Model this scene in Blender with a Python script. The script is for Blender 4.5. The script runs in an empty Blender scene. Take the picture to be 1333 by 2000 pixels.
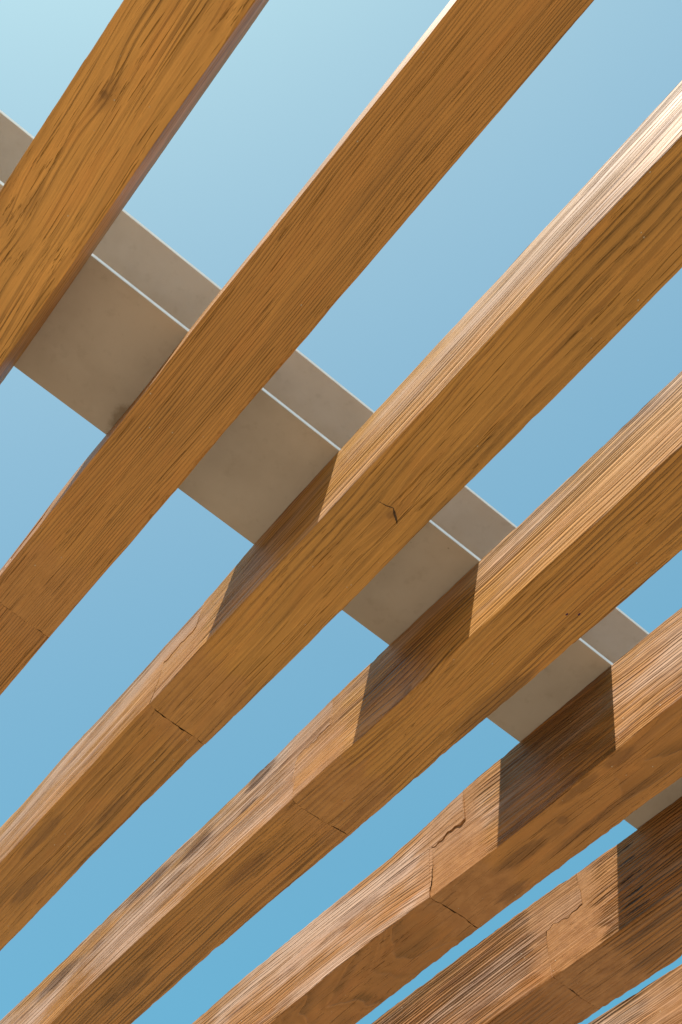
import bpy, math, random
import numpy as np
from mathutils import Matrix, Vector
S = bpy.context.scene
COL = S.collection

# ------------------------------------------------------------------ camera
CAMZ = 1.60
R_ = ((0.7699652, -0.6338612, 0.0733045), (0.5934080, 0.6690812, -0.4474341), (0.2345644, 0.3880082, 0.8913076))
cam = bpy.data.cameras.new('camera'); co = bpy.data.objects.new('camera', cam); COL.objects.link(co)
M = Matrix.Identity(4)
for r in range(3):
    M[r][0] = R_[0][r]; M[r][1] = -R_[1][r]; M[r][2] = -R_[2][r]
M[2][3] = CAMZ
co.matrix_world = M
cam.sensor_fit = 'HORIZONTAL'; cam.sensor_width = 36.0; cam.lens = 2118.093 / 1333 * 36
cam.clip_start = 0.05; cam.clip_end = 2000
S.camera = co

# ------------------------------------------------------------------ light
LX, LY, LZ = 3.3, 1.0, -5.5          # direction the sunlight travels
sun = bpy.data.lights.new('sun', 'SUN'); so = bpy.data.objects.new('sun', sun); COL.objects.link(so)
so.rotation_euler = Vector((LX, LY, LZ)).to_track_quat('-Z', 'Y').to_euler()
sun.energy = 4.3; sun.angle = math.radians(0.5); sun.color = (1.0, 0.955, 0.89)
W = bpy.data.worlds.new('World'); S.world = W; W.use_nodes = True
wn = W.node_tree; bg = wn.nodes['Background']
sky = wn.nodes.new('ShaderNodeTexSky'); sky.sky_type = 'NISHITA'; sky.sun_disc = False
sky.sun_elevation = math.atan2(-LZ, math.hypot(LX, LY)); sky.sun_rotation = math.atan2(-LX, -LY)
sky.air_density = 0.4; sky.dust_density = 1.5; sky.ozone_density = 1.0; sky.altitude = 0
hs = wn.nodes.new('ShaderNodeHueSaturation'); hs.inputs['Saturation'].default_value = 1.5; hs.inputs['Hue'].default_value = 0.5
wn.links.new(sky.outputs[0], hs.inputs['Color'])
gm = wn.nodes.new('ShaderNodeGamma'); gm.inputs[1].default_value = 0.32; wn.links.new(hs.outputs[0], gm.inputs[0])
tn = wn.nodes.new('ShaderNodeMix'); tn.data_type = 'RGBA'; tn.blend_type = 'MULTIPLY'; tn.inputs[0].default_value = 1.0
wn.links.new(gm.outputs[0], tn.inputs[6]); tn.inputs[7].default_value = (1.96, 2.97, 2.99, 1); tn.clamp_result = False
wn.links.new(tn.outputs[2], bg.inputs[0]); bg.inputs[1].default_value = 0.13
S.view_settings.view_transform = 'Standard'; S.view_settings.look = 'None'
S.view_settings.gamma = 1; S.view_settings.use_curve_mapping = False
S.view_settings.exposure = 0.6

# ------------------------------------------------------------------ node helper
class NT:
    def __init__(s, name):
        s.m = bpy.data.materials.new(name); s.m.use_nodes = True; s.t = s.m.node_tree
        s.b = s.t.nodes['Principled BSDF']; s.tc = s.t.nodes.new('ShaderNodeTexCoord')
        s.P = s.tc.outputs['Object']
    def put(s, sock, v):
        if isinstance(v, bpy.types.NodeSocket): s.t.links.new(v, sock)
        else: sock.default_value = v
    def m_(s, op, a, b=0.0, c=0.0, clamp=False):
        n = s.t.nodes.new('ShaderNodeMath'); n.operation = op; n.use_clamp = clamp
        s.put(n.inputs[0], a); s.put(n.inputs[1], b); s.put(n.inputs[2], c); return n.outputs[0]
    def v_(s, op, a, b=(0, 0, 0), out=0):
        n = s.t.nodes.new('ShaderNodeVectorMath'); n.operation = op
        s.put(n.inputs[0], a); s.put(n.inputs[1], b); return n.outputs['Value' if out == 'v' else 0]
    def scale(s, a, f):
        n = s.t.nodes.new('ShaderNodeVectorMath'); n.operation = 'SCALE'; s.put(n.inputs[0], a); s.put(n.inputs['Scale'], f); return n.outputs[0]
    def sep(s, a):
        n = s.t.nodes.new('ShaderNodeSeparateXYZ'); s.put(n.inputs[0], a); return n.outputs
    def comb(s, x, y, z):
        n = s.t.nodes.new('ShaderNodeCombineXYZ'); s.put(n.inputs[0], x); s.put(n.inputs[1], y); s.put(n.inputs[2], z); return n.outputs[0]
    def noise(s, vec, mul, seed=0.0, detail=2.0, rough=0.5, col=False):
        v = s.v_('ADD', s.v_('MULTIPLY', vec, mul), (seed * 3.17, seed * 7.3, seed * 1.9))
        n = s.t.nodes.new('ShaderNodeTexNoise'); s.put(n.inputs['Vector'], v); n.inputs['Scale'].default_value = 1
        n.inputs['Detail'].default_value = detail; n.inputs['Roughness'].default_value = rough
        return n.outputs['Color' if col else 'Fac']
    def ss(s, x, a, b):      # smoothstep
        n = s.t.nodes.new('ShaderNodeMapRange'); n.interpolation_type = 'SMOOTHSTEP'
        s.put(n.inputs[0], x); n.inputs[1].default_value = a; n.inputs[2].default_value = b; return n.outputs[0]
    def mix(s, f, a, b):
        n = s.t.nodes.new('ShaderNodeMix'); n.data_type = 'RGBA'
        s.put(n.inputs[0], f); s.put(n.inputs[6], a); s.put(n.inputs[7], b); return n.outputs[2]
    def out(s, col, rough, height=None, dist=0.002, strength=1.0):
        s.put(s.b.inputs['Base Color'], col); s.put(s.b.inputs['Roughness'], rough)
        if height is not None:
            n = s.t.nodes.new('ShaderNodeBump'); s.put(n.inputs['Height'], height)
            n.inputs['Distance'].default_value = dist; n.inputs['Strength'].default_value = strength
            s.t.links.new(n.outputs[0], s.b.inputs['Normal'])
        return s.m

def rgb(r, g, b): return (r, g, b, 1.0)

# weathered, stained softwood: growth rings round a pith line that runs along the timber (local y)
def wood(name, seed, pith, spacing, early, late, contrast=0.6, taper=0.02, knots=(), stain=0.5, stain_at=0.55,
         ridge=1.0, warp=0.02, joint=None, tint=(1, 1, 1), dots=(), pale=0.0, cracks=(), blots=(), lo=0.30, groove=0.7, under=1.0, bleach_sheen=0.55):
    N = NT(name); P = N.P
    x, y, z = N.sep(P)
    nx, ny, nz = N.sep(N.tc.outputs['Normal'])
    side = N.ss(N.m_('ABSOLUTE', nx), 0.55, 0.9)          # the brushed side faces are more weathered than the underside
    w = N.v_('SUBTRACT', N.noise(P, (3.5, 0.85, 3.5), seed, 2, 0.5, True), (0.5, 0.5, 0.5))
    w2 = N.v_('SUBTRACT', N.noise(P, (14, 3.2, 14), seed + 5, 2, 0.5, True), (0.5, 0.5, 0.5))
    Q = N.v_('ADD', P, N.v_('ADD', N.scale(w, warp * 2.2), N.scale(w2, warp * 0.35)))
    qx, qy, qz = N.sep(Q)
    dx = N.m_('SUBTRACT', qx, pith[0]); dz = N.m_('SUBTRACT', qz, pith[1])
    r = N.m_('SQRT', N.m_('ADD', N.m_('MULTIPLY', dx, dx), N.m_('MULTIPLY', dz, dz)))
    r = N.m_('ADD', r, N.m_('MULTIPLY', qy, taper))
    kdark = 0.0; kcore = 0.0
    for (kx, ky, kz, kr) in knots:
        d = N.v_('LENGTH', N.v_('MULTIPLY', N.v_('SUBTRACT', Q, (kx, ky, kz)), (1, 0.42, 1)), out='v')
        e = N.m_('EXPONENT', N.m_('MULTIPLY', N.m_('POWER', N.m_('DIVIDE', d, kr * 1.5), 2.0), -1.0))
        r = N.m_('ADD', r, N.m_('MULTIPLY', e, kr * 0.55))
        core = N.m_('SUBTRACT', 1.0, N.ss(N.v_('LENGTH', N.v_('MULTIPLY', N.v_('SUBTRACT', Q, (kx, ky, kz)), (1, 0.8, 1)), out='v'), kr * 0.25, kr * 0.5))
        kcore = N.m_('MAXIMUM', kcore, core)
        kdark = N.m_('MAXIMUM', kdark, N.ss(e, 0.35, 1.0))
    rn = N.m_('ADD', N.m_('DIVIDE', r, spacing), N.m_('MULTIPLY', N.noise(N.comb(r, 0.0, 0.0), (75, 1, 1), seed, 2), 2.6))
    fr = N.m_('FRACT', rn)
    L = N.m_('MULTIPLY', N.ss(fr, lo, 0.88), N.m_('SUBTRACT', 1.0, N.ss(fr, 0.88, 1.0)))
    gr = N.m_('MULTIPLY', N.ss(fr, 0.0, 0.10), N.m_('SUBTRACT', 1.0, N.ss(fr, 0.13, 0.36)))
    f1 = N.noise(Q, (130, 2.6, 130), seed, 3, 0.6)
    f2 = N.noise(Q, (310, 3.4, 310), seed + 2, 3, 0.68)
    f3 = N.noise(Q, (900, 38, 900), seed + 4, 2, 0.6)
    big = N.noise(P, (7, 1.7, 7), seed + 9, 3, 0.55)
    mid = N.noise(P, (26, 5, 26), seed + 11, 3, 0.6)
    cl = N.ss(N.noise(P, (13, 1.3, 13), seed + 14, 3, 0.6), 0.36, 0.62)
    lat = N.m_('MULTIPLY', N.m_('MULTIPLY', L, N.m_('MULTIPLY', N.m_('ADD', 0.38, N.m_('MULTIPLY', cl, 0.95)), N.m_('MULTIPLY', contrast, N.m_('ADD', under, N.m_('MULTIPLY', side, 1.0 - under))))), N.m_('ADD', 0.65, N.m_('MULTIPLY', N.ss(f2, 0.35, 0.6), 0.55)), clamp=True)
    c = N.mix(lat, early, late)
    # fibre tone
    tone = N.m_('ADD', N.m_('ADD', 0.185, N.m_('MULTIPLY', f3, 0.32)), N.m_('ADD', N.m_('MULTIPLY', f1, 0.42), N.m_('ADD', N.m_('MULTIPLY', f2, 0.66), N.m_('MULTIPLY', big, 0.26))))
    c = N.scale(c, tone)
    # uneven stain coat: redder and paler areas
    c = N.mix(N.m_('MULTIPLY', N.ss(mid, 0.45, 0.75), 0.30), c, rgb(early[0] * 1.12 * tint[0], early[1] * 0.92 * tint[1], early[2] * 0.80 * tint[2]))
    if pale: c = N.mix(N.m_('MULTIPLY', N.ss(big, 0.42, 0.7), pale), c, rgb(0.50, 0.33, 0.17))
    # mildew / dirt that sits in the late wood as broken dashes
    patch = N.ss(N.noise(P, (11, 1.9, 11), seed + 20, 3, 0.6), stain_at - 0.07, stain_at + 0.13)
    dash = N.ss(N.m_('ADD', N.m_('MULTIPLY', f2, 0.55), N.m_('MULTIPLY', f3, 0.45)), 0.47, 0.60)
    st = N.m_('MULTIPLY', N.m_('MULTIPLY', patch, N.m_('ADD', 0.35, N.m_('MULTIPLY', dash, 0.65))), N.m_('ADD', 0.30, N.m_('MULTIPLY', L, 0.70)))
    c = N.mix(N.m_('MULTIPLY', st, stain), c, rgb(0.085, 0.046, 0.010))
    # open pores and hair checks: short dark dashes
    pore = N.m_('MULTIPLY', N.ss(N.noise(Q, (300, 1.7, 300), seed + 30, 3, 0.72), 0.585, 0.66), N.ss(f1, 0.34, 0.56))
    c = N.mix(N.m_('MULTIPLY', pore, 0.50), c, rgb(0.055, 0.028, 0.007))
    brk = N.ss(N.m_('ADD', N.m_('MULTIPLY', f1, 0.5), N.m_('MULTIPLY', big, 0.5)), 0.40, 0.56)
    gm = N.m_('MULTIPLY', N.m_('MULTIPLY', gr, brk), N.m_('MULTIPLY', N.m_('ADD', 0.22, N.m_('MULTIPLY', side, 0.78)), groove))
    c = N.mix(N.m_('MULTIPLY', gm, 0.85, clamp=True), c, rgb(0.075, 0.036, 0.012))
    # weathered blotches on the sides: bleached, with a pale pink sheen painted in, and dark red-brown where stain is left
    wp = N.noise(P, (9, 1.6, 9), seed + 70, 4, 0.62); wq = N.noise(Q, (15, 2.2, 15), seed + 80, 4, 0.65)
    c = N.mix(N.m_('MULTIPLY', N.m_('MULTIPLY', N.ss(wp, 0.60 - 0.27 * bleach_sheen, 0.80 - 0.25 * bleach_sheen), side), min(0.9, bleach_sheen)), c, rgb(0.50, 0.335, 0.240))
    c = N.mix(N.m_('MULTIPLY', N.m_('MULTIPLY', N.m_('MULTIPLY', N.ss(wq, 0.52, 0.66), side), N.m_('ADD', 0.45, N.m_('MULTIPLY', dash, 0.55))), 0.78), c, rgb(0.15, 0.062, 0.025))
    if knots:
        c = N.mix(N.m_('MULTIPLY', kdark, 0.22), c, rgb(0.23, 0.10, 0.03))
        c = N.mix(N.m_('MULTIPLY', kcore, 0.40), c, rgb(0.10, 0.045, 0.018))
    smooth = 1.0
    if joint:
        j0, j1, amt = joint
        jn = N.m_('ADD', y, N.m_('MULTIPLY', N.m_('SUBTRACT', mid, 0.5), 0.16))
        jm = N.m_('MULTIPLY', N.ss(jn, j0 - 0.05, j0), N.m_('SUBTRACT', 1.0, N.ss(jn, j1, j1 + 0.05)))
        jm = N.m_('MULTIPLY', jm, amt)
        filler = N.noise(P, (40, 22, 40), seed + 40, 4, 0.65)
        fc = N.mix(N.ss(filler, 0.35, 0.7), rgb(0.31, 0.140, 0.050), rgb(0.42, 0.205, 0.080))
        c = N.mix(N.m_('MULTIPLY', jm, 0.75), c, fc)
        smooth = N.m_('SUBTRACT', 1.0, N.m_('MULTIPLY', jm, 0.85))
    gouge = 0.0
    for (bx, by, bz, rx, ry, rz, amt) in blots:
        d = N.v_('LENGTH', N.v_('DIVIDE', N.v_('SUBTRACT', P, (bx, by, bz)), (rx, ry, rz)), out='v')
        d = N.m_('ADD', d, N.m_('MULTIPLY', N.m_('SUBTRACT', N.m_('ADD', mid, N.m_('MULTIPLY', f1, 0.6)), 0.8), 1.6))
        bm_ = N.m_('MULTIPLY', N.m_('SUBTRACT', 1.0, N.ss(d, 0.60, 1.15)), N.m_('ADD', 0.60, N.m_('MULTIPLY', dash, 0.40)))
        c = N.mix(N.m_('MULTIPLY', bm_, amt), c, rgb(0.095, 0.040, 0.014))
    for (A, B, wd) in cracks:
        A = Vector(A); B = Vector(B); ab = B - A
        wig = N.scale(N.v_('SUBTRACT', N.noise(P, (45, 45, 45), seed + 60, 3, 0.6, True), (0.5, 0.5, 0.5)), 0.007)
        pa = N.v_('SUBTRACT', N.v_('ADD', P, wig), tuple(A))
        t = N.m_('DIVIDE', N.v_('DOT_PRODUCT', pa, tuple(ab), out='v'), ab.length_squared, clamp=True)
        d = N.v_('LENGTH', N.v_('SUBTRACT', pa, N.scale(tuple(ab), t)), out='v')
        tp = N.m_('MULTIPLY', N.m_('MULTIPLY', t, N.m_('SUBTRACT', 1.0, t)), 4.0)
        wv = N.m_('MULTIPLY', N.m_('ADD', 0.35, N.m_('MULTIPLY', tp, 0.65)), wd)
        cm = N.m_('SUBTRACT', 1.0, N.ss(N.m_('DIVIDE', d, wv), 0.6, 1.3))
        c = N.mix(N.m_('MULTIPLY', cm, 0.9), c, rgb(0.035, 0.016, 0.006))
        gouge = N.m_('MAXIMUM', gouge, cm)
    for (sx_, sy_, sz_) in dots:
        d = N.v_('LENGTH', N.v_('MULTIPLY', N.v_('SUBTRACT', P, (sx_, sy_, sz_)), (1, 0.6, 1)), out='v')
        c = N.mix(N.m_('SUBTRACT', 1.0, N.ss(d, 0.0016, 0.0026)), c, rgb(0.035, 0.006, 0.05))
    # pale specks of dried varnish
    vo = N.t.nodes.new('ShaderNodeTexVoronoi'); N.put(vo.inputs['Vector'], N.v_('ADD', N.v_('MULTIPLY', P, (38, 30, 38)), (seed, seed, seed))); vo.inputs['Scale'].default_value = 1
    speck = N.m_('MULTIPLY', N.m_('SUBTRACT', 1.0, N.ss(vo.outputs['Distance'], 0.035, 0.075)), N.ss(N.noise(P, (9, 4, 9), seed + 50, 1), 0.47, 0.56))
    c = N.mix(N.m_('MULTIPLY', speck, 0.7), c, rgb(0.62, 0.50, 0.36))
    # relief: brushed early wood, proud late wood
    h = N.m_('MULTIPLY', N.m_('ADD', N.m_('MULTIPLY', N.m_('MULTIPLY', L, N.m_('ADD', 0.45, N.m_('MULTIPLY', cl, 0.7))), 0.80 * ridge), N.m_('ADD', N.m_('MULTIPLY', f1, 0.42), N.m_('MULTIPLY', f2, 0.26))), smooth)
    h = N.m_('ADD', h, N.m_('MULTIPLY', f3, 0.10))
    h = N.m_('SUBTRACT', h, N.m_('MULTIPLY', N.m_('MULTIPLY', gm, smooth), 0.8))
    h = N.m_('SUBTRACT', h, N.m_('MULTIPLY', pore, 0.35))
    h = N.m_('ADD', h, N.m_('MULTIPLY', speck, 0.5))
    h = N.m_('ADD', h, N.m_('MULTIPLY', mid, 0.5))
    h = N.m_('SUBTRACT', h, N.m_('MULTIPLY', gouge, 1.2))
    rough = N.m_('ADD', 0.42, N.m_('ADD', N.m_('MULTIPLY', f2, 0.16), N.m_('MULTIPLY', st, 0.2)))
    m = N.out(c, rough, h, 0.0028, 1.0)
    dull = N.m_('SUBTRACT', 1.0, N.m_('MULTIPLY', N.m_('ADD', gm, pore, clamp=True), 0.9))
    N.put(N.b.inputs['Specular IOR Level'], N.m_('MULTIPLY', dull, N.m_('SUBTRACT', 0.34, N.m_('MULTIPLY', side, 0.16))))
    N.put(N.b.inputs['Coat Weight'], N.m_('MULTIPLY', dull, N.m_('SUBTRACT', 0.06, N.m_('MULTIPLY', side, 0.035)))); N.b.inputs['Coat Roughness'].default_value = 0.36
    return m

def tag(o, label=None, cat=None, group=None, kind=None):
    if label: o['label'] = label
    if cat: o['category'] = cat
    if group: o['group'] = group
    if kind: o['kind'] = kind
    return o

def mesh_obj(name, V, F, mat, parent=None, smooth=False):
    me = bpy.data.meshes.new(name); me.from_pydata(V if isinstance(V, list) else V.tolist(), [], F if isinstance(F, list) else F.tolist())
    if smooth: me.polygons.foreach_set('use_smooth', [True] * len(me.polygons))
    me.materials.append(mat); me.update()
    o = bpy.data.objects.new(name, me); COL.objects.link(o)
    if parent: o.parent = parent
    return o

# ------------------------------------------------------------------ ground
def mat_ground():
    N = NT('pale_paving')
    a = N.noise(N.P, (0.5, 0.5, 0.5), 1, 5, 0.6); b = N.noise(N.P, (60, 60, 60), 2, 3, 0.6)
    c = N.mix(a, rgb(0.335, 0.245, 0.155), rgb(0.39, 0.290, 0.185)); c = N.mix(N.m_('MULTIPLY', b, 0.4), c, rgb(0.28, 0.20, 0.125))
    return N.out(c, 0.85, b, 0.003)
G = 600.0
g = mesh_obj('ground', [(-G, -G, 0), (G, -G, 0), (G, G, 0), (-G, G, 0)], [(0, 1, 2, 3)], mat_ground())
tag(g, kind='structure')

# ------------------------------------------------------------------ rafters
H0 = 1.9310068 + CAMZ; X1 = -0.3564548; SP = 0.42; BW = 0.1683041; BH = 0.2685841
SY0, SY1 = 0.8429, 1.1589         # the steel beam's flange edges
Y0, Y1 = -1.00, 3.70
JL, JU = 1.4958, 1.3680           # lap joint: lower and upper butt seams
EDGE = {'BR1': [[0.2147, 0.0013], [0.3457, 0.0007], [0.4838, 0.0007], [0.7574, 0.0056], [1.0355, 0.0066]], 'BL1': [[0.3546, 0.0003], [0.7507, 0.0021]], 'TR1': [[0.2288, -0.0056], [0.4953, -0.0032], [0.7178, -0.0016], [0.8436, 0.0011], [1.1574, 0.005], [1.2164, 0.0037]], 'TL2': [[0.0163, -0.0001], [0.3308, 0.0], [0.6301, 0.0014], [0.7227, -0.0023], [0.8408, -0.0047], [0.861, -0.0023], [0.9148, 0.0034], [0.9791, 0.0036], [1.0756, 0.0014], [1.1584, -0.0024], [1.2183, -0.0045], [1.2748, -0.0054], [1.3206, -0.0068], [1.3734, -0.0055], [1.4549, -0.001], [1.5532, -0.0004], [1.6258, 0.0003]], 'BL2': [[0.0081, -0.0003], [0.2988, -0.0008], [0.551, -0.0012], [0.6143, -0.0036], [0.6595, -0.0053], [0.7368, -0.0057], [0.7924, -0.0016], [0.8327, -0.0018], [0.8655, -0.0005], [1.0131, -0.0039], [1.0689, -0.001], [1.1334, -0.0032], [1.1771, -0.001], [1.2522, -0.0018], [1.3463, 0.0003], [1.437, -0.0016]], 'BR2': [[-0.1314, 0.0002], [0.1826, -0.0011], [0.405, -0.0012], [0.4561, -0.0001], [0.4957, -0.0046], [0.5358, -0.0031], [0.5573, -0.0015], [0.576, -0.001], [0.6055, 0.0008], [0.6314, -0.0006], [0.6865, -0.0014], [0.7323, -0.0029], [0.7789, -0.0043], [0.8379, -0.0046], [0.889, -0.0042], [0.9411, -0.0038], [1.0141, -0.0004], [1.1005, -0.0044], [1.1882, -0.0017], [1.2694, -0.0052], [1.3757, -0.0056], [1.4851, -0.0053], [1.5235, -0.0063], [1.6096, -0.0048], [1.7079, -0.0056]], 'TL3': [[-0.1577, -0.0003], [0.2748, -0.0022], [0.7194, -0.0048], [1.1583, -0.0046], [1.2636, -0.0009], [1.3613, 0.0024], [1.4481, 0.0037], [1.5808, 0.0043], [1.6791, 0.0063], [1.8211, 0.007], [1.9889, 0.0012], [2.0906, 0.0076], [2.1815, 0.0106], [2.3305, 0.0077]], 'BL3': [[-0.0788, 0.0056], [0.1886, 0.0008], [0.48, 0.0049], [0.814, 0.0033], [0.8731, 0.0053], [1.2603, 0.0045], [1.5067, 0.0095], [1.5508, 0.0033], [1.757, 0.0092], [1.9637, 0.0069], [2.0749, 0.0097], [2.1483, 0.0098]], 'BR3': [[0.0714, 0.0003], [0.3404, 0.0051], [0.632, 0.0038], [0.7118, 0.0015], [1.0209, 0.0054], [1.3921, 0.0031], [1.45, 0.0031], [1.4996, 0.0005], [1.5438, -0.0022], [1.7043, -0.0023], [1.9634, -0.0053], [2.1118, 0.0002], [2.2998, 0.0031], [2.4147, 0.0031]], 'TL4': [[0.2277, -0.0017], [0.6712, -0.0018], [0.8419, -0.0055], [1.1583, -0.0092], [1.2333, -0.0075], [1.3353, -0.0129], [1.4475, -0.0076], [1.5313, -0.0058], [1.5878, -0.0016], [1.6942, -0.0053], [1.8476, -0.002], [1.9515, -0.003], [2.078, -0.0056], [2.1715, -0.0027], [2.2467, -0.0033], [2.3866, -0.0039], [2.4862, -0.0019], [2.6579, 0.0014], [2.8313, 0.0013], [3.0122, 0.0012]], 'BL4': [[0.3024, -0.0006], [0.4925, -0.0029], [0.674, -0.0032], [0.8898, -0.0051], [1.1171, -0.0031], [1.2585, -0.0017], [1.2888, -0.0048], [1.3766, -0.0093], [1.4933, -0.0066], [1.5226, -0.0064], [1.6461, -0.0072], [1.7653, -0.0056], [1.8914, -0.0067], [2.0537, -0.0097], [2.3123, -0.0068], [2.428, -0.0091], [2.5517, 0.0013]], 'BR4': [[0.4561, -0.0019], [0.499, -0.0009], [0.561, -0.0009], [0.6307, 0.0012], [0.7402, -0.0029], [0.8595, -0.0017], [0.9357, -0.0021], [1.0197, -0.0048], [1.0582, -0.0055], [1.0905, -0.0033], [1.1026, -0.0059], [1.1599, -0.0046], [1.2421, -0.0053], [1.3032, -0.0075], [1.382, -0.005], [1.4653, -0.005], [1.5055, -0.0061], [1.5865, -0.0075], [1.7, -0.0118], [1.8556, -0.011], [1.9516, -0.0111], [2.0692, -0.0121], [2.1518, -0.0114], [2.2227, -0.0104], [2.2917, -0.0116], [2.3956, -0.0099]], 'TL5': [[0.6216, 0.006], [0.671, 0.0013], [0.7243, 0.0016], [0.8013, 0.0049], [0.8446, 0.0031], [1.1618, 0.0018], [1.2358, 0.0032], [1.3002, -0.0005], [1.3776, 0.0029], [1.4269, 0.0029], [1.5038, 0.0125], [1.5771, 0.0176], [1.6604, 0.0192], [1.786, 0.0165], [1.8504, 0.0152], [1.9159, 0.0138], [2.026, 0.0101], [2.2399, 0.0095], [2.4574, 0.0141], [2.5974, 0.0185]], 'BL5': [[0.7017, 0.0085], [0.7526, 0.0053], [0.7998, 0.0083], [0.8477, 0.0114], [0.8903, 0.0129], [0.9242, 0.0097], [0.9776, 0.0115], [1.1004, 0.0184], [1.2709, 0.0172], [1.3404, 0.0135], [1.3886, 0.0121], [1.4793, 0.0103], [1.57, 0.0012], [1.6829, -0.001], [1.8024, -0.001], [1.8594, -0.0045], [2.1295, 0.0063]], 'BR5': [[0.8468, 0.0023], [0.9116, -0.0029], [1.016, 0.0037], [1.0915, -0.0026], [1.1639, -0.0039], [1.2188, 0.0008], [1.2498, -0.0037], [1.3026, -0.0023], [1.3948, -0.0047], [1.4967, -0.0022], [1.5537, -0.0058], [1.6704, -0.003], [1.7468, -0.0026], [1.8178, -0.003], [1.9688, -0.0002]], 'TL6': [[1.0041, 0.0013], [1.1604, -0.0029], [1.2386, -0.001], [1.295, -0.0059], [1.3749, -0.0053], [1.4594, -0.0133], [1.5938, -0.016], [1.7493, -0.0154], [1.906, -0.0154], [2.0344, -0.02], [2.2135, -0.0151]], 'BL6': [[1.0846, 0.0089], [1.1635, -0.0017], [1.2712, -0.0037], [1.3724, -0.0106], [1.4842, -0.0101], [1.5409, -0.0131], [1.6515, -0.0137], [1.7263, -0.0078]], 'BR6': [[1.2259, -0.006], [1.3166, -0.0074], [1.3934, -0.0078], [1.4917, -0.0152], [1.5642, -0.0129]], 'TL7': [[1.4087, 0.0207], [1.485, 0.0209], [1.5722, 0.0205], [1.6568, 0.0156], [1.7694, 0.012]]}

ROUGH = ((2, 1, 0.40, 1.15, 0.0040, 0.035), (4, 1, 0.90, 2.2, 0.0030, 0.07), (5, 1, 0.9, 2.0, 0.0022, 0.05), (4, 3, 1.3, 2.8, 0.0030, 0.09), (5, 3, 1.2, 2.3, 0.0025, 0.06), (3, 3, 1.2, 2.3, 0.0020, 0.07), (3, 1, 1.0, 2.4, 0.0016, 0.06), (6, 3, 1.1, 2.2, 0.0022, 0.05), (6, 1, 1.1, 2.2, 0.0022, 0.05), (2, 3, 0.0, 1.6, 0.0012, 0.03))
def vnoise(rng, y, cell, amp):
    k = np.arange(math.floor(Y0 / cell) - 2, math.ceil(Y1 / cell) + 3); v = rng.uniform(-1, 1, len(k))
    t = y / cell; i = np.floor(t).astype(int) - k[0]; f = t - np.floor(t); f = f * f * (3 - 2 * f)
    return (v[i] * (1 - f) + v[i + 1] * f) * amp

def edge_curve(key, ys, rng):
    L = EDGE.get(key)
    if not L: return vnoise(rng, ys, 0.35, 0.003)
    a = np.array(L); off = np.interp(ys, a[:, 0], a[:, 1])
    k = np.hanning(15)[1:-1]; k = k / k.sum()
    pad = np.pad(off, 6, mode='edge'); off = np.convolve(pad, k, 'valid')
    k2 = np.hanning(143)[1:-1]; k2 = k2 / k2.sum()
    slow = np.convolve(np.pad(off, 70, mode='edge'), k2, 'valid'); off = slow + (off - slow) * (0.1 if key in ('BL2', 'TL2') else 0.3)
    # past the traced stretch ease back to the nominal line
    lo, hi = a[0, 0], a[-1, 0]
    off = np.where(ys < lo, off * np.clip(1 - (lo - ys) / 1.2, 0, 1), off)
    off = np.where(ys > hi, off * np.clip(1 - (ys - hi) / 1.2, 0, 1), off)
    return off

NB, NS, NTP, NC = 15, 22, 5, 5
def section_params():
    P = []   # (edge id, t) walked round: bottom L->R, corner BR, right up, corner TR, top R->L, corner TL, left down, corner BL
    for k in range(NB + 1): P.append((0, k / NB))
    for k in range(1, NC): P.append((10, k / NC))
    for k in range(NS + 1): P.append((1, k / NS))
    for k in range(1, NC): P.append((11, k / NC))
    for k in range(NTP + 1): P.append((2, k / NTP))
    for k in range(1, NC): P.append((12, k / NC))
    for k in range(NS + 1): P.append((3, k / NS))
    for k in range(1, NC): P.append((13, k / NC))
    return P
SEC = section_params()

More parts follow.
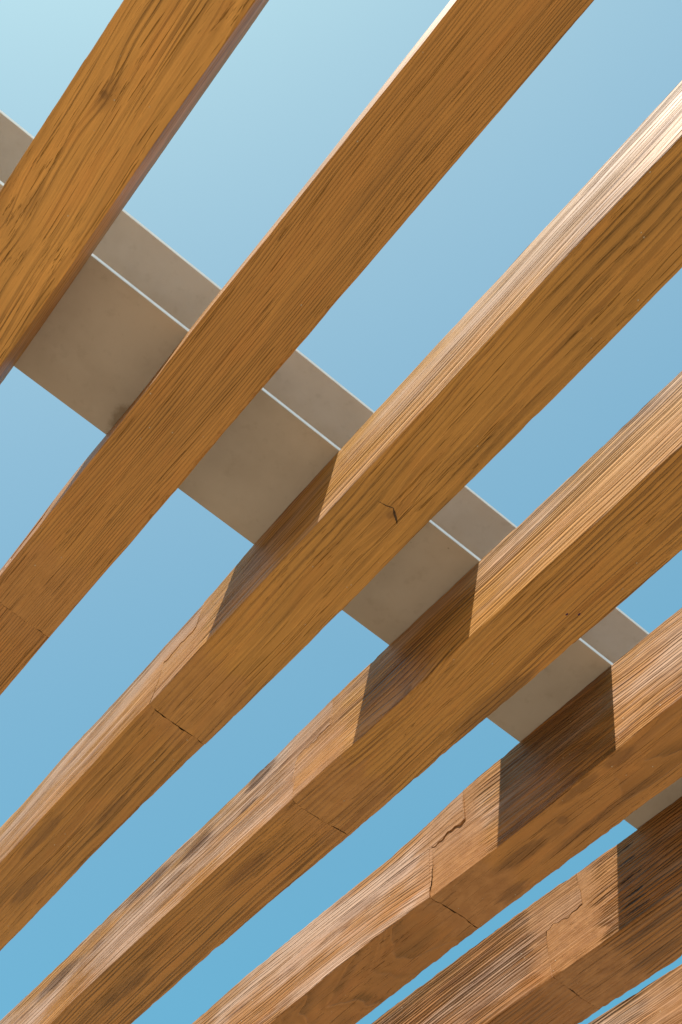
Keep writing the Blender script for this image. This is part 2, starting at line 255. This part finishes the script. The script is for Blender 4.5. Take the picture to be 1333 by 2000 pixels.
def rafter_rings(i, ys, seed, wear):
    """rings of the whole rafter at the given y, local coordinates (x from nominal left face, z from nominal bottom)"""
    rng = np.random.default_rng(seed)
    bl = edge_curve('BL%d' % i, ys, rng)
    br = edge_curve('BR%d' % i, ys, rng) + BW
    tl = edge_curve('TL%d' % i, ys, rng)
    tr = edge_curve('TR%d' % i, ys, rng) + BW
    rad = []
    for q in range(4):       # worn arrises: radius wanders between 1.5 and 6 mm, with small bruises
        r = 0.0030 + vnoise(rng, ys, 0.11, 0.0012) + vnoise(rng, ys, 0.03, 0.0007) + np.maximum(vnoise(rng, ys, 0.045, 1.0) - 0.55, 0) * 0.010 * wear
        rad.append(np.clip(r, 0.0013, 0.012))
    n = len(ys); out = np.zeros((n, len(SEC), 3)); out[:, :, 1] = ys[:, None]
    z0 = np.zeros(n); z1 = np.full(n, BH)
    C = [(bl, z0), (br, z0), (tr, z1), (tl, z1)]
    jit = [vnoise(rng, ys, 0.021, 0.00045) + vnoise(rng, ys, 0.008, 0.00025) for _ in range(4)]
    for (bi, q, ya, yb, am, cell) in ROUGH:
        if bi == i:
            w_ = np.clip((ys - ya) / 0.05, 0, 1) * np.clip((yb - ys) / 0.05, 0, 1)
            r2 = np.random.default_rng(bi * 10 + q)
            nz = np.abs(vnoise(r2, ys, cell, am)) + np.maximum(vnoise(r2, ys, cell * 0.45, 1.0) - 0.35, 0) * am * 1.3 + vnoise(r2, ys, 0.009, am * 0.25)
            jit[q] = jit[q] - w_ * nz * (1 if q in (1, 2) else 1); rad[q] = rad[q] + w_ * np.abs(nz) * 0.8
    bow = [vnoise(rng, ys, 0.5, 0.0012) for _ in range(3)]
    for j, (e, t) in enumerate(SEC):
        if e < 10:
            a, b = C[e], C[(e + 1) % 4]; ra, rb = rad[e], rad[(e + 1) % 4]
            ax, az = a; bx, bz = b; ln = np.hypot(bx - ax, bz - az)
            s = (ra + (ln - ra - rb) * t) / ln
            x = ax + (bx - ax) * s; z = az + (bz - az) * s
            if e in (1, 3): x = x + bow[0 if e == 1 else 1] * math.sin(math.pi * t)
        else:
            q = (e - 10 + 1) % 4; c = C[q]; p = C[(q - 1) % 4]; nx = C[(q + 1) % 4]; r = rad[q]
            def unit(u, v):
                dx, dz = v[0] - u[0], v[1] - u[1]; l = np.hypot(dx, dz); return dx / l, dz / l
            ux, uz = unit(c, p); vx, vz = unit(c, nx); th = t * math.pi / 2
            A = r * (1 - math.sin(th)); B = r * (1 - math.cos(th))
            x = c[0] + ux * A + vx * B; z = c[1] + uz * A + vz * B
            x = x + jit[q] * (1 if q in (1, 2) else -1) * 0.7
            if q in (0, 1): z = z + np.abs(jit[q]) * 0.5
        out[:, j, 0] = x; out[:, j, 2] = z
    return out

def add_faces(n, m, flip=False):
    a = np.arange(n - 1)[:, None] * m + np.arange(m)[None, :]; b = np.arange(n - 1)[:, None] * m + (np.arange(m)[None, :] + 1) % m
    F = np.stack([a, b, b + m, a + m], -1).reshape(-1, 4)
    return F[:, ::-1] if flip else F

def timber(name, i, seed, wear, mat, parent, lo, hi, main, gap):
    """main timber: full section up to JU, its lower half runs on to JL; end timber is the mating piece"""
    zc = 0.158 + 0.01 * math.sin(seed) + (-0.075 if i == 7 else 0)
    step = 0.0045
    def rng_ys(a, b): return np.linspace(a, b, max(2, int(round((b - a) / step)) + 1))
    if main: ys = np.concatenate([rng_ys(lo, JU), [JU + 1e-4], rng_ys(JU + step, JL)])
    else:    ys = np.concatenate([rng_ys(JU, JL), [JL + 1e-4], rng_ys(JL + step, hi)])
    R = rafter_rings(i, ys, seed, wear)
    rs = np.random.default_rng(seed + 77)
    ph = rs.uniform(0, 6.28, 6)
    x = R[:, :, 0].copy(); z = R[:, :, 2].copy(); y = R[:, :, 1]
    # the seam wanders: same function of (x, z) for both timbers
    wob = 0.0020 * np.sin(x * 38 + ph[0]) + 0.0014 * np.sin(x * 97 + ph[1] + z * 30) + 0.0012 * np.sin(x * 251 + ph[2]) + 0.004 * np.sin(z * 31 + ph[3]) + 0.0016 * np.sin(z * 120 + ph[4]) + 0.0009 * np.sin(z * 333 + ph[5])
    skew = 0.012 * (x / BW - 0.5) * math.sin(seed * 1.7)
    near = np.exp(-((y - JU) / 0.03) ** 2) + np.exp(-((y - JL) / 0.03) ** 2)
    R[:, :, 1] = y + (wob + skew) * np.clip(near, 0, 1)
    zw = zc + 0.004 * np.sin(y * 70 + ph[3]) + 0.0025 * np.sin(y * 190 + ph[4])
    if main:
        m_ = (ys > JU + 5e-5)[:, None] & np.ones_like(z, bool)
        R[:, :, 2] = np.where(m_, np.minimum(z, zw - gap), z)
    else:
        m_ = (ys <= JL + 5e-5)[:, None] & np.ones_like(z, bool)
        R[:, :, 2] = np.where(m_, np.maximum(z, zw), z)
        R[:, :, 1] += gap * (0.9 + 0.5 * np.sin(x * 61 + ph[1]) * np.sin(z * 47 + ph[2]))
    m = len(SEC); n = len(ys)
    V = R.reshape(-1, 3)
    F = add_faces(n, m).tolist()
    F.append(list(range(m))[::-1] if False else list(range(m - 1, -1, -1))); F.append([(n - 1) * m + k for k in range(m)])
    # face winding: section runs bottom L->R, up, R->L, down; normals must point outwards
    F = [f[::-1] for f in F]
    return mesh_obj(name, V, F, mat, parent, smooth=False)

E_ = lambda r, g, b: rgb(r, g, b)
BE = [  # seed, pith(x,z), ring spacing, early, late, options
 dict(seed=11, pith=(0.30, 0.16), spacing=0.0170, early=E_(0.620, 0.310, 0.080), late=E_(0.244, 0.112, 0.022), lo=0.50, contrast=0.52, taper=0.030, stain=0.75, stain_at=0.49, warp=0.036, ridge=0.7,
      knots=((0.063, 0.50, 0.0, 0.016), (0.035, 0.79, 0.0, 0.018)), blots=((0.063, 0.49, 0, 0.020, 0.04, 0.02, 0.25), (0.055, 0.728, 0, 0.012, 0.035, 0.02, 0.3))),
 dict(seed=23, pith=(-0.55, 0.10), spacing=0.0062, early=E_(0.47, 0.224, 0.056), late=E_(0.201, 0.085, 0.016), contrast=0.40, taper=0.012, stain=0.75, stain_at=0.56, warp=0.020, ridge=0.5, lo=0.5,
      blots=((0.085, 0.30, 0, 0.012, 0.16, 0.02, 0.25),),),
 dict(seed=31, pith=(0.45, -0.35), spacing=0.0130, groove=1.0, early=E_(0.505, 0.250, 0.060), late=E_(0.232, 0.105, 0.021), contrast=0.46, taper=0.022, stain=0.80, stain_at=0.52, warp=0.028, ridge=0.9,
      knots=((0.105, 0.777, 0.0, 0.024), (0.0, -0.008, 0.047, 0.016)),
      cracks=(((0.066, 0.773, 0), (0.098, 0.765, 0), 0.0012), ((0.098, 0.765, 0), (0.126, 0.786, 0), 0.0024), ((0, 1.379, 0.254), (0, 1.377, 0.138), 0.0008))),
 dict(seed=47, pith=(0.50, -0.28), spacing=0.0105, early=E_(0.490, 0.237, 0.057), late=E_(0.201, 0.085, 0.016), contrast=0.66, taper=0.018, stain=0.50, stain_at=0.59, warp=0.024, ridge=1.3, lo=0.42, groove=0.9,
      dots=((1.0078 - X1 - 3 * SP, 0.7128, 0.0), (1.0263 - X1 - 3 * SP, 0.6961, 0.0)), knots=((0.0, 1.09, 0.02, 0.03),),
      blots=((0.15, 0.98, 0, 0.022, 0.16, 0.02, 0.6),)),
 dict(seed=59, pith=(0.10, 0.60), spacing=0.0120, early=E_(0.415, 0.189, 0.051), late=E_(0.189, 0.081, 0.020), contrast=0.62, taper=0.030, stain=0.75, stain_at=0.49, warp=0.036, ridge=1.3, under=0.5, groove=1.0,
      knots=((0.0, 1.03, 0.10, 0.02), (0.073, 1.10, 0.0, 0.030)), blots=((0.03, 0.90, 0, 0.02, 0.05, 0.02, 0.6), (0.075, 1.25, 0, 0.022, 0.08, 0.02, 0.7), (0.12, 1.05, 0, 0.014, 0.16, 0.02, 0.6), (0.03, 1.02, 0, 0.012, 0.07, 0.02, 0.6), (0.14, 1.36, 0, 0.016, 0.06, 0.02, 0.6)),
      cracks=(((0, 1.372, 0.165), (0, 1.43, 0.172), 0.0030),) + tuple(((0, 1.335 - 0.01 * (k % 3), z_), (0, 1.22, z_ + 0.004), 0.0017) for k, z_ in enumerate((0.06, 0.095, 0.15, 0.205)))),
 dict(seed=61, pith=(0.42, -0.42), spacing=0.0085, early=E_(0.390, 0.173, 0.049), late=E_(0.152, 0.063, 0.017), contrast=0.68, taper=0.012, stain=0.70, stain_at=0.52, warp=0.020, ridge=1.6, blots=((0.03, 1.20, 0, 0.016, 0.14, 0.02, 0.7), (0.11, 1.28, 0, 0.014, 0.10, 0.02, 0.6)), groove=1.0, cracks=tuple(((0, 1.300 - l_, z_), (0, 1.17, z_ + 0.003), 0.0042) for l_, z_ in ((0.0, 0.035), (0.012, 0.060), (0.02, 0.085), (0.035, 0.135), (0.045, 0.19), (0.045, 0.232)))),
 dict(seed=73, pith=(0.40, -0.50), spacing=0.0120, early=E_(0.403, 0.189, 0.063), late=E_(0.146, 0.063, 0.020), contrast=0.66, taper=0.020, stain=0.55, stain_at=0.55, warp=0.036, ridge=1.7, groove=1.0),
]
LAB = ['timber rafter with wide wavy grain, the one nearest the top left corner',
       'straight fine grained timber rafter with a chipped right edge, second from left',
       'timber rafter with a single cracked dark knot in its underside, third from the left',
       'timber rafter with ridged grain and two tiny purple spots on its underside',
       'reddish timber rafter with a split and broken wedge on its side face',
       'dark reddish timber rafter with deep grooves beside its patched stepped joint',
       'timber rafter of which only a rough side face shows in the bottom right corner']
JOINT = [0.25, 0.45, 0.55, 0.7, 0.95, 1.0, 0.8]
GAP = [0.0008, 0.0008, 0.0003, 0.0010, 0.0014, 0.0012, 0.0003]
ECR = {5: (((0, 1.8354, 0.197), (0, 1.880, 0.136), 0.0026), ((0, 1.880, 0.136), (0, 1.9156, 0.111), 0.0016)),
       4: (((0, 1.525, 0.149), (0, 1.516, 0.069), 0.0007), ((0, 1.516, 0.069), (0, 1.514, 0.015), 0.0013))}
EBL = {4: ((0, 1.674, 0.237, 0.02, 0.075, 0.030, 1), (0, 1.70, 0.15, 0.02, 0.04, 0.014, 0.8), (0, 1.935, 0.190, 0.02, 0.085, 0.030, 1), (0, 2.03, 0.13, 0.02, 0.08, 0.016, 0.7), (0, 2.18, 0.222, 0.02, 0.12, 0.024, 0.9), (0, 2.40, 0.16, 0.02, 0.05, 0.02, 0.6), (0, 2.63, 0.195, 0.02, 0.13, 0.030, 0.9), (0, 1.40, 0.10, 0.02, 0.05, 0.02, 0.6), (0.05, 1.742, 0, 0.02, 0.10, 0.02, 0.5), (0.07, 2.29, 0, 0.02, 0.12, 0.02, 0.5)),
       3: ((0.106, 2.157, 0, 0.016, 0.10, 0.02, 0.6), (0.118, 1.807, 0, 0.008, 0.09, 0.02, 0.6), (0.04, 2.0, 0, 0.012, 0.10, 0.02, 0.6))}
for i, b in enumerate(BE, 1):
    root = bpy.data.objects.new('timber_rafter', None); COL.objects.link(root); root.location = (X1 + (i - 1) * SP, 0, H0)
    tag(root, LAB[i - 1], 'rafter', 'stained timber rafters hung side by side under the steel beam')
    o = dict(b); s = o.pop('seed')
    mm = wood('stained_pine', s, joint=(JU - 0.03, JL - 0.0, JOINT[i - 1]), **o)
    o2 = dict(o); o2.update(dict(knots=(), dots=(), cracks=ECR.get(i, ()), blots=EBL.get(i, ()), stain=0.8, bleach_sheen={3: 0.6, 4: 0.8, 5: 0.7}.get(i, 0.5)))
    o2['early'] = rgb(*[v * k for v, k in zip(o['early'][:3], (0.93, 0.90, 0.92))]); o2['stain_at'] = 0.53
    me = wood('stained_pine_end', s + 7, joint=(JU - 0.05, JL + 0.03, JOINT[i - 1] * 0.8), **o2)
    timber('main_timber', i, s, 1.0, mm, root, Y0, Y1, True, GAP[i - 1])
    timber('end_timber', i, s, 1.0, me, root, Y0, Y1, False, GAP[i - 1])

# ------------------------------------------------------------------ steel beam
def mat_steel():
    N = NT('painted_steel'); P = N.P
    a = N.ss(N.noise(P, (5, 5, 2), 3, 4, 0.6), 0.36, 0.64); b = N.noise(P, (40, 40, 40), 5, 3, 0.6)
    c = N.mix(a, rgb(0.485, 0.445, 0.408), rgb(0.545, 0.508, 0.475))
    c = N.mix(N.m_('MULTIPLY', N.ss(b, 0.55, 0.75), 0.12), c, rgb(0.20, 0.16, 0.11))
    vo = N.t.nodes.new('ShaderNodeTexVoronoi'); N.put(vo.inputs['Vector'], N.v_('MULTIPLY', P, (30, 42, 30))); vo.inputs['Scale'].default_value = 1
    sp = N.m_('MULTIPLY', N.m_('SUBTRACT', 1.0, N.ss(vo.outputs['Distance'], 0.05, 0.11)), N.ss(N.noise(P, (8, 20, 8), 7, 2), 0.60, 0.68))
    c = N.mix(N.m_('MULTIPLY', sp, 0.75), c, rgb(0.07, 0.05, 0.03))
    # rusty drip stain beside the second rafter
    q = N.v_('MULTIPLY', N.v_('SUBTRACT', P, (0.063, 1.105, 0.0)), (1.0, 0.45, 0.3))
    d = N.m_('ADD', N.v_('LENGTH', q, out='v'), N.m_('MULTIPLY', N.m_('SUBTRACT', b, 0.5), 0.03))
    c = N.mix(N.m_('MULTIPLY', N.m_('SUBTRACT', 1.0, N.ss(d, 0.010, 0.024)), 0.55), c, rgb(0.16, 0.10, 0.035))
    q = N.v_('MULTIPLY', N.v_('SUBTRACT', P, (1.13, 0.875, 0.36)), (1.0, 1.0, 0.3))
    d = N.m_('ADD', N.v_('LENGTH', q, out='v'), N.m_('MULTIPLY', N.m_('SUBTRACT', b, 0.5), 0.02))
    c = N.mix(N.m_('MULTIPLY', N.m_('SUBTRACT', 1.0, N.ss(d, 0.008, 0.022)), 0.35), c, rgb(0.22, 0.15, 0.08))
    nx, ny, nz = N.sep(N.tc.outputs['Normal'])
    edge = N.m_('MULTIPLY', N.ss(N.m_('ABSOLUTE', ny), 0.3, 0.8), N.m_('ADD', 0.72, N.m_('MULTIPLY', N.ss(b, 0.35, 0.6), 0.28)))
    c = N.mix(edge, c, rgb(0.70, 0.70, 0.68))      # sunlit brightness of the flange edges, painted into the colour
    return N.out(c, 0.36, N.m_('ADD', b, N.m_('MULTIPLY', a, 1.0)), 0.0005)
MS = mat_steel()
def prism_x(name, sec, x0, x1, mat, parent, n=80):
    m = len(sec); V = []; xs = np.linspace(x0, x1, n)
    for xx in xs:
        for (yy, zz) in sec: V.append((float(xx), yy, zz))
    F = add_faces(n, m).tolist(); F.append(list(range(m - 1, -1, -1))); F.append([(n - 1) * m + k for k in range(m)])
    return mesh_obj(name, V, F, mat, parent)
def plate(y0, y1, z0, z1, c=0.0012):
    return [(y0 + c, z0), (y1 - c, z0), (y1, z0 + c), (y1, z1 - c), (y1 - c, z1), (y0 + c, z1), (y0, z1 - c), (y0, z0 + c)]
st = bpy.data.objects.new('steel_girder', None); COL.objects.link(st); st.location = (0, 0, H0 + BH)
tag(st, 'grey painted steel girder lying across the tops of all the timber rafters', 'girder')
SH = 0.3741; TF = 0.0160; xa, xb = -1.6, 3.6; yc = (SY0 + SY1) / 2
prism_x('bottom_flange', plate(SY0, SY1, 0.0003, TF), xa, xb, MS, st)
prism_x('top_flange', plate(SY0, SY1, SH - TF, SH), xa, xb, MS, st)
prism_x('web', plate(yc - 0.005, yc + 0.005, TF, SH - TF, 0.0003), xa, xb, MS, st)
